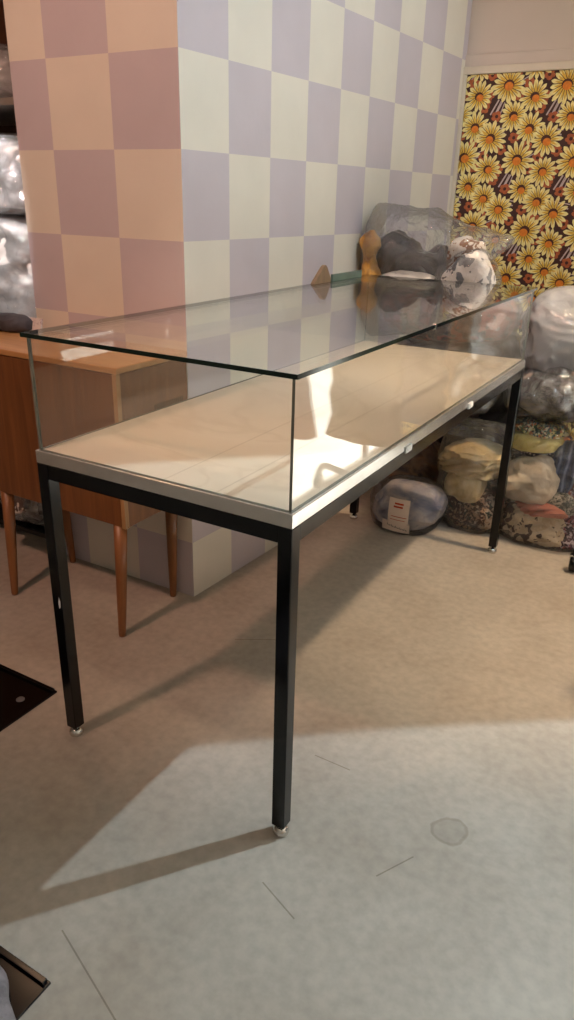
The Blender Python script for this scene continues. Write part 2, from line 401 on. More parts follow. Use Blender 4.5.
def board_mat():
    m, nt, out = new_mat('cream_marbled_board')
    b = principled(nt, out, Roughness=0.35)
    co = coords(nt)
    n = N(nt, 'ShaderNodeTexNoise'); n.inputs['Scale'].default_value = 1.7; n.inputs['Detail'].default_value = 7; n.inputs['Distortion'].default_value = 0.8
    nt.links.new(co, n.inputs['Vector'])
    r = ramp(nt, [(0.3, srgb(213, 198, 177)), (0.48, srgb(220, 206, 186)), (0.505, srgb(212, 197, 176)), (0.53, srgb(220, 206, 186)), (0.75, srgb(226, 213, 195))])
    nt.links.new(n.outputs['Fac'], r.inputs[0])
    cur = r.outputs[0]
    sx = N(nt, 'ShaderNodeSeparateXYZ'); nt.links.new(co, sx.inputs[0])
    for x in (-0.18, -0.31):
        s = N(nt, 'ShaderNodeMath', operation='SUBTRACT'); s.inputs[1].default_value = x; nt.links.new(sx.outputs[0], s.inputs[0])
        ab = N(nt, 'ShaderNodeMath', operation='ABSOLUTE'); nt.links.new(s.outputs[0], ab.inputs[0])
        lt = N(nt, 'ShaderNodeMath', operation='LESS_THAN'); lt.inputs[1].default_value = 0.0016; nt.links.new(ab.outputs[0], lt.inputs[0])
        q = N(nt, 'ShaderNodeMix', data_type='RGBA', blend_type='MULTIPLY'); nt.links.new(lt.outputs[0], q.inputs[0]); nt.links.new(cur, q.inputs[6]); q.inputs[7].default_value = (0.8, 0.77, 0.73, 1); cur = q.outputs[2]
    nt.links.new(cur, b.inputs['Base Color'])
    return m
M_BOARD = board_mat()
M_WOODF = wood('orange_teak_front', srgb(98, 56, 26), srgb(134, 84, 44), 'z')
M_WOODT = wood('pale_orange_teak_top', srgb(164, 114, 66), srgb(196, 146, 94), 'x')
M_WOODL = wood('teak_leg', srgb(118, 72, 38), srgb(150, 96, 54), 'z')
M_WEDGE = wood('muted_brown_wood', srgb(118, 94, 70), srgb(150, 122, 94), 'z')
M_PLY = wood('light_wood', srgb(150, 108, 66), srgb(182, 138, 92), 'z')
M_DKWOOD = wood('dark_brown_wood', srgb(62, 34, 18), srgb(86, 50, 28), 'x')
M_GREYMETAL = simple('grey_metal', srgb(150, 138, 128), 0.4, metal=0.4, var=0.08)
M_FILM = film('clear_plastic_film', haze=0.30, rough=0.14, gain=1.5, wr=10, base=0.16)
M_FILM_TOP = film('upper_bag_plastic_film', haze=0.085, rough=0.14, gain=1.1, wr=11, base=0.06)
M_FILM_THIN = film('thin_clear_plastic_film', haze=0.045, gain=1.1, rough=0.12, wr=12, base=0.035)
M_FILM_MILK = film('milky_plastic_film', haze=0.62, rough=0.14, wr=8, gain=1.6, base=0.18)
M_FILM_GREY = film('grey_plastic_film', tint=(0.72, 0.71, 0.72), haze=0.12, rough=0.13, wr=9, gain=2.0, base=0.25)

# ---------------------------------------------------------------- room shell
ZC = 2.95
struct(box('floor', -4.5, 3.4, -4.0, 6.2, -0.1, 0.0, M_FLOOR))
struct(box('ceiling', -4.5, 3.4, -4.0, 6.2, ZC, ZC+0.1, M_CEIL))
BY = 2.815
struct(box('wall_back', -4.5, 0.95, BY, BY+0.12, 0, ZC, M_WALL))
struct(box('wall_front', -4.5, 3.4, -4.1, -4.0, 0, ZC, M_WALL))
struct(box('wall_far_left', -4.6, -4.5, -4.1, 6.3, 0, ZC, M_WALL))
struct(box('wall_far_back', 0.95, 3.4, 6.2, 6.3, 0, ZC, M_WALL))
struct(box('wall_passage', 0.95, 1.05, BY+0.12, 6.2, 0, ZC, M_WALL))
# right wall with the shop window
bm = bmesh.new()
WX = 3.3
add_box(bm, WX, WX+0.1, -4.0, 0.6, 0, ZC); add_box(bm, WX, WX+0.1, 5.8, 6.2, 0, ZC)
add_box(bm, WX, WX+0.1, 0.6, 5.8, 2.5, ZC); add_box(bm, WX, WX+0.1, 0.6, 5.8, 0, 0.06)
struct(mesh_obj('wall_right', bm, M_WALL))
# checkered corner: one solid block with painted squares on its two faces
PX, PY = -0.8308, 0.7725
A = -0.0610
D = Vector((-math.sin(A), math.cos(A), 0))
LX = Vector((-0.99996, -0.0089, 0))
def checker_block():
    bm = bmesh.new()
    zs = [0.0]; z = 1.2085-4*0.2485
    while z < ZC: zs.append(z); z += 0.2485
    zs.append(ZC)
    zr0 = 4
    def zi(i): return i-5      # row index, row 0 = 1.2085..1.457
    P0 = Vector((PX, PY, 0))
    def face(dirv, cols, parity):
        for j in range(len(cols)-1):
            for i in range(len(zs)-1):
                a = P0+dirv*cols[j]; b = P0+dirv*cols[j+1]
                vs = [bm.verts.new((q.x, q.y, zz)) for q, zz in ((a, zs[i]), (b, zs[i]), (b, zs[i+1]), (a, zs[i+1]))]
                f = bm.faces.new(vs); f.material_index = (zi(i)+j+parity) % 2
    L = (BY-PY)/D.y
    cols = [k*0.2215 for k in range(0, 10)]+[L]
    face(D, cols, 1)
    face(LX, [0, 0.25, 0.5, 0.655], 0)
    e = P0+LX*0.655; fcr = P0+D*L
    vs = [bm.verts.new((q[0], q[1], zz)) for q, zz in ((e, 0), ((e.x, BY), 0), ((e.x, BY), ZC), (e, ZC))]
    bm.faces.new(vs)
    bmesh.ops.remove_doubles(bm, verts=bm.verts[:], dist=1e-5)
    me = bpy.data.meshes.new('wall_left'); bm.to_mesh(me); bm.free()
    me.materials.append(M_CREAM); me.materials.append(M_LILAC)
    o = bpy.data.objects.new('wall_left', me); COL.objects.link(o)
    return struct(o)
checker_block()

# floral panel and its frame on the back wall
YW = BY-0.006
def floral_panel():
    brown = simple('dark_brown_print', srgb(62, 26, 16), 0.6, var=0.25, scale=20)
    petal = simple('pale_yellow_petal_print', srgb(242, 226, 152), 0.6, var=0.14, scale=60)
    gold = simple('golden_yellow_petal_print', srgb(222, 180, 66), 0.6, var=0.15, scale=60)
    orange = simple('orange_flower_centre_print', srgb(224, 128, 30), 0.6, var=0.18, scale=80)
    ring = simple('dark_flower_ring_print', srgb(70, 26, 10), 0.6, var=0.1)
    rust = simple('rust_blossom_print', srgb(178, 92, 48), 0.6, var=0.25, scale=70)
    stem = simple('pale_stem_print', srgb(196, 176, 170), 0.6, var=0.1)
    line = simple('brown_petal_line_print', srgb(120, 70, 20), 0.6, var=0.1)
    bm = bmesh.new()
    X0, X1, Z0, Z1 = -0.690, 0.90, 0.02, 1.893
    add_box(bm, X0, X1, YW, BY-0.0005, Z0, Z1)
    rnd = random.Random(4)
    y0 = [0.0]
    def poly(pts, mi, lift):
        pts = [(min(max(px, X0+0.001), X1), min(max(pz, Z0), Z1-0.001)) for px, pz in pts]
        ar = sum(pts[i][0]*pts[(i+1) % len(pts)][1]-pts[(i+1) % len(pts)][0]*pts[i][1] for i in range(len(pts)))
        if abs(ar) < 2e-7: return
        if ar < 0: pts = pts[::-1]
        try:
            f = bm.faces.new([bm.verts.new((px, YW-lift, pz)) for px, pz in pts]); f.material_index = mi
        except ValueError: pass
    SX = 0.000986; SZ = 0.00096
    def W(cx, cy): return (-0.71+(cx-65)*SX, 1.9-(cy-60)*SZ)
    lift_n = 0
    def flower(cx, cz, r, lift):
        n = rnd.randint(14, 17); a0 = rnd.random()*6.28
        ox, oz = rnd.uniform(-0.006, 0.006), rnd.uniform(-0.006, 0.006)
        for k in range(n):
            a = a0+2*math.pi*k/n+rnd.uniform(-0.05, 0.05); rl = r*rnd.uniform(0.86, 1.06); w = r*rnd.uniform(0.115, 0.145)
            ca, sa = math.cos(a), math.sin(a)
            def q(u, v): return (cx+ca*u-sa*v, cz+sa*u+ca*v)
            l2 = lift+0.00004*(k % 2)
            poly([q(r*0.2, -w*0.45), q(rl*0.62, -w), q(rl*0.86, -w*0.85), q(rl, -w*0.1), q(rl*0.985, w*0.3), q(rl*0.86, w*0.85), q(rl*0.62, w), q(r*0.2, w*0.45)], 1, l2)
            poly([q(r*0.2, -w*0.42), q(rl*0.45, -w*0.62), q(rl*0.78, 0), q(rl*0.45, w*0.62), q(r*0.2, w*0.42)], 2, l2+0.0001)
            poly([q(r*0.2, -w*0.9), q(rl*0.75, -w*1.15), q(rl*0.75, -w*0.88), q(r*0.2, -w*0.55)], 7, l2+0.00016)
        def disc(x, z, rad, mi, l, sq=0.9):
            poly([(x+rad*math.cos(t*math.pi/8), z+rad*sq*math.sin(t*math.pi/8)) for t in range(16)], mi, l)
        disc(cx, cz, r*0.30, 4, lift+0.00025)
        disc(cx+ox*1.2, cz-abs(oz)*1.2-0.003, r*0.245, 3, lift+0.0003)
    tiles = []
    V1 = (265, 8); V2 = (83, 326)
    fl = [(65, 243, 62), (150, 300, 66), (233, 350, 70), (110, 437, 76), (237, 490, 64)]
    bl = [(80, 340), (165, 481), (250, 253), (273, 520), (145, 378), (20, 480), (205, 430), (185, 215), (290, 400)]
    stm = [((252, 180), (218, 245)), ((150, 445), (215, 418)), ((88, 505), (60, 570)), ((225, 310), (300, 330))]
    for i in range(-4, 9):
        for j in range(-2, 8):
            ox, oy = i*V1[0]+j*V2[0], i*V1[1]+j*V2[1]
            px, pz = W(65+ox, 300+oy)
            if px < X0-0.35 or px > X1+0.1 or pz < -0.4 or pz > Z1+0.4: continue
            for (a, b) in stm:
                p, q = W(a[0]+ox, a[1]+oy), W(b[0]+ox, b[1]+oy)
                dx, dz = q[0]-p[0], q[1]-p[1]; L = math.hypot(dx, dz); nx, nz = -dz/L*0.0035, dx/L*0.0035
                poly([(p[0]-nx, p[1]-nz), (q[0]-nx, q[1]-nz), (q[0]+nx, q[1]+nz), (p[0]+nx, p[1]+nz)], 6, 0.0002)
                poly([(p[0]+nx*3, p[1]+nz*3), (q[0]+nx*5, q[1]+nz*5), (q[0]+nx*6.5, q[1]+nz*6.5), (p[0]+nx*4, p[1]+nz*4)], 6, 0.00021)
            for (a, b) in bl:
                p = W(a+ox, b+oy)
                for k in range(5):
                    t = 2*math.pi*k/5+a; cx, cz = p[0]+0.014*math.cos(t), p[1]+0.014*math.sin(t)
                    poly([(cx+0.013*math.cos(u*math.pi/4), cz+0.010*math.sin(u*math.pi/4)) for u in range(8)], 5, 0.0003+0.00002*k)
                poly([(p[0]+0.008*math.cos(u*math.pi/4), p[1]+0.008*math.sin(u*math.pi/4)) for u in range(8)], 4, 0.0005)
            for n_, (a, b, r) in enumerate(fl):
                p = W(a+ox, b+oy)
                if p[0]+r*SX < X0 or p[0]-r*SX > X1: continue
                flower(p[0], p[1], r*SX*1.10, 0.0008+0.0006*n_)
    me = bpy.data.meshes.new('wallpaper_panel'); bm.to_mesh(me); bm.free()
    for m in (brown, petal, gold, orange, ring, rust, stem, line): me.materials.append(m)
    o = bpy.data.objects.new('wallpaper_panel', me); COL.objects.link(o)
    return tag(o, 'dark brown floral wallpaper panel printed with yellow daisies on the back wall', 'wallpaper')
floral_panel()
struct(box('trim_1', -0.712, 0.95, BY-0.022, BY-0.001, 1.893, 1.925, M_TRIM, bevel=0.003))
struct(box('trim_2', -0.713, -0.690, BY-0.022, BY-0.001, 0.0, 1.893, M_TRIM, bevel=0.003))
struct(box('trim_3', -0.711, 0.95, BY-0.010, BY-0.001, 1.925, 1.975, M_WALL, bevel=0.003))

# ---------------------------------------------------------------- display case
W, L, H, HG = 0.6696, 1.7553, 0.80, 0.2607
case = thing('display_case', 'long glass display case with cream board on black steel legs', 'display case', (-W/2, L/2, 0))
def cbm(name, bm, mats, parent=case, smooth=False):
    o = mesh_obj(name, bm, mats, smooth=smooth)
    p = parent
    o.parent = p; o.matrix_parent_inverse = Matrix.Translation(-(Vector((-W/2, L/2, 0))))
    return o
T = 0.032; ZF1 = H-0.030; ZF0 = ZF1-0.036
bm = bmesh.new()
add_box(bm, -W+T, -T, 0.001, T, ZF0, ZF1, 0.002); add_box(bm, -W+T, -T, L-T, L-0.001, ZF0, ZF1, 0.002)
add_box(bm, -T, -0.001, T, L-T, ZF0, ZF1, 0.002); add_box(bm, -W+0.001, -W+T, T, L-T, ZF0, ZF1, 0.002)
cbm('frame_rail', bm, M_BLACK)
for (x0, y0) in ((-T, 0), (-W, 0), (-T, L-T), (-W, L-T)):
    bm = bmesh.new(); add_box(bm, x0, x0+T, y0, y0+T, 0.028, ZF1, 0.002)
    # open tube end at the bottom
    if (x0, y0) == (-W, 0):
        vs = [bm.verts.new(p) for p in ((x0+0.022, y0-0.0006, 0.395), (x0+0.027, y0-0.0006, 0.400), (x0+0.028, y0-0.0006, 0.416), (x0+0.024, y0-0.0006, 0.428), (x0+0.0205, y0-0.0006, 0.410))]
        f = bm.faces.new(vs); f.material_index = 1
    leg = cbm('leg', bm, [M_BLACK, M_WHITEP])
    bm = bmesh.new()
    add_lathe(bm, [(0.0165, 0), (0.0185, 0.003), (0.019, 0.009), (0.0165, 0.015), (0.010, 0.019), (0.006, 0.021), (0.006, 0.030)], (x0+T/2, y0+T/2, 0))
    ft = mesh_obj('levelling_foot', bm, M_STEEL, smooth=True); ft.parent = leg; ft.matrix_parent_inverse = leg.matrix_parent_inverse.copy()
    ft.matrix_parent_inverse = Matrix.Identity(4)
# metal rim: an L-profile frame all round
bm = bmesh.new()
RT = 0.012
add_box(bm, -W, 0, 0, RT, ZF1, H, 0.0015); add_box(bm, -W, 0, L-RT, L, ZF1, H, 0.0015)
add_box(bm, -RT, 0, RT, L-RT, ZF1, H, 0.0015); add_box(bm, -W, -W+RT, RT, L-RT, ZF1, H, 0.0015)
cbm('metal_rim', bm, M_CHROME)
bm = bmesh.new(); add_box(bm, -W+RT, -RT, RT, L-RT, ZF1, H+0.001, 0.001)
cbm('display_board', bm, M_BOARD)
def pane(name, x0, x1, y0, y1, z0, z1, edge_mat):
    bm = bmesh.new(); fs = add_box(bm, x0, x1, y0, y1, z0, z1)
    big = sorted(fs, key=lambda f: -f.calc_area())
    for f in big[2:]: f.material_index = 1
    return cbm(name, bm, [M_GLASS, edge_mat])
G = 0.006; ZG = H+0.001; ZT = H+HG-0.009
pane('glass_pane', -W+0.006+G, -0.006-G, 0.006, 0.006+G, ZG, ZT, M_GEDGE_L)
pane('glass_pane', -W+0.006+G, -0.006-G, L-0.006-G, L-0.006, ZG, ZT, M_GEDGE_L)
pane('glass_pane', -0.006-G, -0.006, 0.006, L-0.006, ZG, ZT, M_GEDGE_L)
pane('glass_pane', -W+0.006, -W+0.006+G, 0.006, L-0.006, ZG, ZT, M_GEDGE_L)
pane('glass_top', -W-0.003, 0.003, -0.003, L+0.003, ZT, H+HG, M_GEDGE)
for y in (0.574, 1.078):
    bm = bmesh.new(); add_box(bm, -0.001, 0.004, y-0.019, y+0.019, ZF1-0.006, ZF1+0.011, 0.001)
    add_box(bm, 0.004, 0.006, y-0.014, y+0.014, ZF1-0.001, ZF1+0.006, 0.0005)
    o = cbm('catch', bm, M_WHITEP); o['label'] = 'small white plastic catch on rim'
bm = bmesh.new(); add_box(bm, -0.005, 0.005, 0.679, 0.690, ZT-0.003, H+HG+0.002, 0.001)
add_lathe(bm, [(0.002, 0), (0.002, 0.002)], (0.0, 0.684, H+HG+0.002), 12)
cbm('glass_clip', bm, M_STEEL)

# things lying along the back edge of the glass top
bm = bmesh.new()
prof = [(-0.066, 0), (0.060, 0), (0.058, 0.014), (0.030, 0.052), (0.018, 0.060), (0.006, 0.056), (-0.062, 0.006)]
lo = [bm.verts.new((-0.007, a, b)) for a, b in prof]; hi = [bm.verts.new((0.007, a, b)) for a, b in prof]
bm.faces.new(lo); bm.faces.new(hi[::-1])
for i in range(7): bm.faces.new((lo[i], hi[i], hi[(i+1) % 7], lo[(i+1) % 7]))
ZGT = H+HG
o = mesh_obj('wooden_wedge', bm, M_WEDGE, loc=(-0.658, 1.335, ZGT))
tag(o, 'small pointed wooden wedge on the back edge of the glass top', 'wedge')
bm = bmesh.new(); fs = add_box(bm, -0.004, 0.004, -0.125, 0.125, 0, 0.024)
o = mesh_obj('glass_strip', bm, simple('green_tinted_glass', (0.12, 0.17, 0.14), 0.15, var=0.2), loc=(-0.655, 1.535, ZGT))
tag(o, 'narrow green glass strip on edge at the back of the glass top', 'glass')

# ---------------------------------------------------------------- wooden cabinet
cab = thing('wooden_cabinet', 'orange teak cabinet on tapered legs against the checkered wall', 'cabinet', (-1.21, 0.60, 0))
CM = Matrix.Translation((1.21, -0.60, 0))
def kb(name, bm, mats, parent=cab, smooth=False):
    o = mesh_obj(name, bm, mats, smooth=smooth); o.parent = parent
    if parent is cab: o.matrix_parent_inverse = CM.copy()
    return o
X0c, X1c, Y0c, Y1c, Z0c, Z1c = -1.60, -0.826, 0.44, 0.764, 0.395, 0.888
bm = bmesh.new()
add_box(bm, X0c, X1c, Y0c+0.012, Y1c, Z0c, Z1c-0.018, 0.003)
body = kb('body', bm, M_WOODF)
bm = bmesh.new(); add_box(bm, X0c-0.004, X1c+0.004, Y0c-0.002, Y1c, Z1c-0.018, Z1c, 0.003); kb('top', bm, M_WOODT)
bm = bmesh.new(); add_box(bm, X0c, X1c-0.016, Y0c, Y0c+0.014, Z0c+0.003, Z1c-0.020, 0.002); kb('front_panel', bm, M_WOODF)
bm = bmesh.new(); add_box(bm, X1c-0.014, X1c+0.001, Y0c-0.001, Y0c+0.016, Z0c, Z1c-0.018, 0.001); o = kb('edge_strip', bm, M_PLY)
bm = bmesh.new()
for k in range(15):
    y = 0.60+k*0.0095; h = 0.05+0.004*k*0.5
    add_box(bm, X1c-0.002, X1c+0.0012, y, y+0.0032, 0.705, 0.705+0.045)
kb('vent_slots', bm, simple('dark_slot', (0.02, 0.012, 0.008), 0.8))
for (tx, ty, bx, by) in ((-0.868, 0.462, -0.873, 0.440), (-0.872, 0.715, -0.898, 0.738), (-1.375, 0.462, -1.382, 0.441), (-1.40, 0.715, -1.395, 0.738)):
    bm = bmesh.new()
    pts = [Vector((bx, by, 0)).lerp(Vector((tx, ty, Z0c+0.003)), t) for t in (0, 0.02, 0.3, 0.6, 1.0)]
    add_tube(bm, pts, [0.0105, 0.012, 0.0155, 0.0185, 0.0215], 20)
    kb('leg', bm, M_WOODL, smooth=True)
# on the cabinet top
lump('dark_cloth_roll', 'dark grey rolled garment on the teak cabinet top at left edge', 'garment',
     [(-1.72, 0.66, 0.915, 0.02, 0.01), (-1.68, 0.665, 0.918, 0.03, 0.026), (-1.55, 0.67, 0.918, 0.034, 0.028), (-1.47, 0.68, 0.917, 0.032, 0.027), (-1.435, 0.685, 0.915, 0.02, 0.015)],
     cloth('dark_grey_jersey', [srgb(52, 50, 54), srgb(84, 80, 84)], 9), axis='x', amp=0.008, freq=16, mode='folds', floor=Z1c+0.001)
tagm = cloth('printed_paper_tag', [srgb(226, 214, 206), srgb(226, 214, 206), srgb(176, 150, 150)], 90, 0.6, bmp=0.02)
bm = bmesh.new(); add_box(bm, -0.036, 0.036, -0.004, 0.004, 0, 0.05, 0.001, mat=Matrix.Rotation(math.radians(-14), 4, 'X'))
o = mesh_obj('price_tag', bm, tagm, loc=(-1.432, 0.698, Z1c+0.001))
tag(o, 'small white printed paper tag at the back of the teak cabinet top', 'tag')
# ---------------------------------------------------------------- shelving unit beside the column
sh = thing('shelving_unit', 'dark metal shelving unit filled with bagged clothes left of the checkered column', 'shelf', (-2.0, 1.0, 0))
def kp(name, bm, mats, parent, c, smooth=False):
    o = mesh_obj(name, bm, mats, smooth=smooth); o.parent = parent; o.matrix_parent_inverse = Matrix.Translation(-Vector(c)); return o
SC = (-2.0, 1.0, 0)
for z, m in ((0.06, M_BLACK), (0.80, M_GREYMETAL), (1.61, M_GREYMETAL), (2.2, M_GREYMETAL)):
    bm = bmesh.new(); add_box(bm, -2.5, -1.495, 0.772, 1.33, z-0.022, z, 0.003); kp('shelf_board', bm, m, sh, SC)
for x in (-2.5, -1.54):
    for y in (1.07, 1.29):
        bm = bmesh.new(); add_box(bm, x, x+0.03, y, y+0.03, 0, 2.3, 0.002); kp('upright', bm, M_BLACK, sh, SC)
bm = bmesh.new(); add_box(bm, -2.5, -1.50, 1.33, 1.345, 0.06, 2.3); kp('back_panel', bm, M_DKWOOD, sh, SC)
white_bag = cloth('white_wrapped_cloth', [srgb(196, 188, 184), srgb(226, 220, 216), srgb(240, 236, 232)], 6, coat=0.5, rough=0.5)
grey_bag = cloth('greyish_wrapped_cloth', [srgb(120, 112, 112), srgb(206, 196, 192), srgb(230, 222, 218)], 7, coat=0.5, rough=0.5)
bagset = 'bags of clothes on the shelving unit'
def two_part_bag(name, label, sect, inner_mat, film_mat, axis='z', grow=0.018, seed=1, group=None, amp=0.03, freq=9, ex=2.6, floor=None, inner='contents', nl=90, na=110):
    """a plastic bag with packed cloth filling it: the film is the bag, the packed mass its inside"""
    outer = mesh_obj(name, loft_bm(sect, axis, seed=seed, amp=amp, freq=freq, ex=ex, floor=floor, nl=nl, na=na), film_mat, smooth=True)
    recentre(outer); tag(outer, label, 'bag', group)
    sec2 = []
    n = len(sect)
    a0, a1 = sect[0][0], sect[-1][0]; mid = (a0+a1)/2; sc = 1-2*grow/abs(a1-a0)
    for s in sect: sec2.append((mid+(s[0]-mid)*sc, s[1], s[2], max(0.002, s[3]-grow), max(0.002, s[4]-grow)))
    bm = loft_bm(sec2, axis, seed=seed+20, amp=amp*0.7, freq=freq*0.9, ex=ex, mode='folds', floor=None if floor is None else floor+0.004, nl=nl, na=na)
    bmesh.ops.translate(bm, verts=bm.verts[:], vec=-outer.location)
    mesh_obj(inner, bm, inner_mat, outer, smooth=True)
    return outer
two_part_bag('clothes_bag', 'white plastic bag of folded clothes on the middle shelf just above the cabinet', [(0.802, -1.80, 1.0, 0.27, 0.19), (0.82, -1.80, 1.0, 0.306, 0.21), (1.0, -1.80, 1.0, 0.312, 0.215), (1.2, -1.80, 1.0, 0.308, 0.21), (1.255, -1.80, 1.0, 0.25, 0.17), (1.265, -1.80, 1.0, 0.1, 0.08)], white_bag, M_FILM, seed=3, group=bagset, floor=0.802, amp=0.026, ex=4)
two_part_bag('clothes_bag', 'crumpled see-through bag with grey contents atop the lower shelf bag', [(1.262, -1.80, 1.0, 0.27, 0.19), (1.275, -1.80, 1.0, 0.308, 0.21), (1.38, -1.80, 1.0, 0.312, 0.215), (1.48, -1.80, 1.0, 0.30, 0.20), (1.515, -1.80, 1.0, 0.22, 0.15), (1.525, -1.80, 1.0, 0.08, 0.06)], grey_bag, M_FILM, seed=5, group=bagset, floor=1.262, amp=0.026, ex=4)
two_part_bag('clothes_bag', 'dark bag of shoes or clothes on the top shelf beside the column', [(1.612, -1.79, 1.0, 0.26, 0.19), (1.63, -1.79, 1.0, 0.28, 0.21), (1.72, -1.79, 1.0, 0.28, 0.21), (1.78, -1.79, 1.0, 0.2, 0.16), (1.79, -1.79, 1.0, 0.06, 0.06)], grey_bag, M_FILM, seed=7, group=bagset, floor=1.612)
two_part_bag('clothes_bag', 'small wrinkled plastic bag of patterned cloth low behind the cabinet legs', egg(-1.74, 0.925, 0.062, 0.27, 0.22, 0.13, 0.95), cloth('patterned_muted_cloth', [srgb(90, 70, 60), srgb(190, 176, 160), srgb(120, 70, 64), srgb(210, 200, 190)], 16, kind='patch'), M_FILM, seed=9, group=bagset, floor=0.062)

# ---------------------------------------------------------------- black floor plates at lower left
def floor_plate(name, label, x0, x1, y0, y1, knob=None):
    t = thing(name, label, 'base plate', ((x0+x1)/2, (y0+y1)/2, 0), group=None)
    c = ((x0+x1)/2, (y0+y1)/2, 0)
    bm = bmesh.new(); add_box(bm, x0, x1, y0, y1, 0.0, 0.006, 0.0015); kp('plate', bm, M_BLACK, t, c)
    bm = bmesh.new(); add_box(bm, x0, x1-0.006, y1-0.014, y1-0.002, 0.006, 0.013, 0.002); kp('raised_edge', bm, M_BLACK, t, c)
    if knob:
        bm = bmesh.new(); add_lathe(bm, [(0.012, 0), (0.012, 0.002), (0.010, 0.003)], (knob[0], knob[1], 0.006), 20); o = kp('screw_cap', bm, simple('grey_plastic', (0.12, 0.11, 0.11), 0.4), t, c); o['label'] = 'round grey screw cap'
    return t
floor_plate('floor_plate', 'black steel floor plate left of the display case front leg', -1.45, -0.828, -0.50, 0.114, (-0.885, 0.03))
floor_plate('floor_plate', 'black steel floor plate at the bottom left corner in the foreground', -0.85, -0.195, -1.15, -0.506)
lump('grey_garment', 'light grey woven garment dropped on the foreground black plate', 'garment',
     [(0.007, -0.315, -0.715, 0.150, 0.150), (0.02, -0.315, -0.715, 0.165, 0.165), (0.05, -0.32, -0.72, 0.155, 0.155), (0.075, -0.33, -0.73, 0.11, 0.11), (0.085, -0.33, -0.73, 0.03, 0.03)],
     cloth('light_grey_weave', [srgb(104, 98, 102), srgb(140, 133, 136)], 40), amp=0.012, freq=9, mode='folds', floor=0.007)

# ---------------------------------------------------------------- bags behind and beside the case
pile = 'plastic bags of textiles behind the display case'
# floor level, seen under the case
blueish = cloth('bluish_white_cloth', [srgb(104, 110, 140), srgb(172, 168, 180), srgb(214, 200, 192)], 11)
lb = two_part_bag('labelled_bag', 'small bluish plastic bag with a white paper label on the floor under the case',
    [(0.0, -0.43, 1.80, 0.115, 0.10), (0.02, -0.43, 1.80, 0.14, 0.115), (0.09, -0.425, 1.81, 0.165, 0.135), (0.15, -0.42, 1.82, 0.16, 0.13), (0.195, -0.415, 1.82, 0.12, 0.09), (0.215, -0.41, 1.82, 0.05, 0.04)],
    blueish, M_FILM_THIN, seed=11, group=pile, floor=0.001, amp=0.018)
def label_part():
    paper = simple('white_label_paper', srgb(226, 206, 192), 0.6, var=0.03); red = simple('red_print', srgb(190, 70, 40), 0.6); ink = simple('black_ink', (0.02, 0.02, 0.025), 0.6)
    bm = bmesh.new()
    def quad(x0, x1, z0, z1, mi, l):
        # label bent over the bag's curved front
        def P(x, z): return Vector((x, -0.5*(0.06-abs(x)*0)*0+2.2*x*x+1.2*(z-0.08)**2-l, z))
        n = 6
        for i in range(n):
            for j in range(n):
                xa, xb = x0+(x1-x0)*i/n, x0+(x1-x0)*(i+1)/n; za, zb = z0+(z1-z0)*j/n, z0+(z1-z0)*(j+1)/n
                f = bm.faces.new([bm.verts.new(P(a, b)) for a, b in ((xa, za), (xb, za), (xb, zb), (xa, zb))]); f.material_index = mi
    quad(-0.046, 0.048, 0.062, 0.168, 0, 0.0); quad(-0.072, 0.056, 0.016, 0.062, 0, 0.0)
    quad(-0.018, 0.022, 0.142, 0.150, 1, 0.001); quad(-0.022, 0.020, 0.128, 0.136, 1, 0.001)
    quad(-0.030, 0.040, 0.086, 0.089, 1, 0.001); quad(-0.034, 0.034, 0.072, 0.0745, 1, 0.001)
    z = 0.040
    for i in range(14):
        x = -0.045+i*0.0065; h = 0.010+0.006*((i*7) % 3 == 0)
        quad(x, x+0.0022, z-i*0.0009, z+h*0.6-i*0.0009, 2, 0.001)
        if i % 2: quad(x, x+0.0065, z-i*0.0009, z+0.0022-i*0.0009, 2, 0.001)
    o = mesh_obj('paper_label', bm, [paper, red, ink], lb)
    o.location = Vector((-0.418, 1.668, 0.0))-lb.location
    o['label'] = 'white paper label with red print and black handwriting'
label_part()
two_part_bag('clothes_bag', 'brown bag of dark clothes lying behind the small labelled bag under the case', egg(-0.53, 2.12, 0.0, 0.34, 0.16, 0.15, 0.85), cloth('brown_cloth', [srgb(60, 36, 24), srgb(150, 104, 66), srgb(84, 56, 44)], 9), M_FILM_THIN, seed=13, group=pile, floor=0.001)
# cream bundle bag just left of the far leg
cream = cloth('cream_yellow_cotton', [srgb(202, 172, 118), srgb(226, 200, 150), srgb(238, 218, 174)], 8, bmp=0.35)
bundle = 'folded cloths packed in the floor bags'
lump('folded_cloth', 'folded cream yellow cloth bundle inside the clear bag left of the far case leg', 'cloth', [(0.235, -0.20, 1.98, 0.04, 0.04), (0.25, -0.20, 1.98, 0.105, 0.085), (0.31, -0.20, 1.98, 0.125, 0.10), (0.355, -0.19, 1.98, 0.115, 0.09), (0.375, -0.18, 1.98, 0.05, 0.05)], cream, amp=0.03, freq=17, mode='folds', group=bundle)
lump('folded_cloth', 'second cream cloth roll beneath the yellow bundle in the clear bag', 'cloth', [(-0.30, 1.93, 0.20, 0.02, 0.01), (-0.285, 1.93, 0.20, 0.055, 0.045), (-0.22, 1.935, 0.195, 0.07, 0.058), (-0.15, 1.94, 0.19, 0.065, 0.055), (-0.13, 1.94, 0.19, 0.02, 0.02)], cream, axis='x', amp=0.014, freq=15, mode='folds', group=bundle)
lump('folded_cloth', 'dark brown printed cloth at the base of the clear bag left of the far leg', 'cloth', egg(-0.16, 2.00, 0.003, 0.20, 0.145, 0.125, 0.8), cloth('brown_green_print', [srgb(70, 52, 44), srgb(150, 120, 96), srgb(58, 62, 52), srgb(170, 150, 130), srgb(90, 60, 52)], 24, kind='patch'), amp=0.016, freq=10, mode='folds', group=bundle)
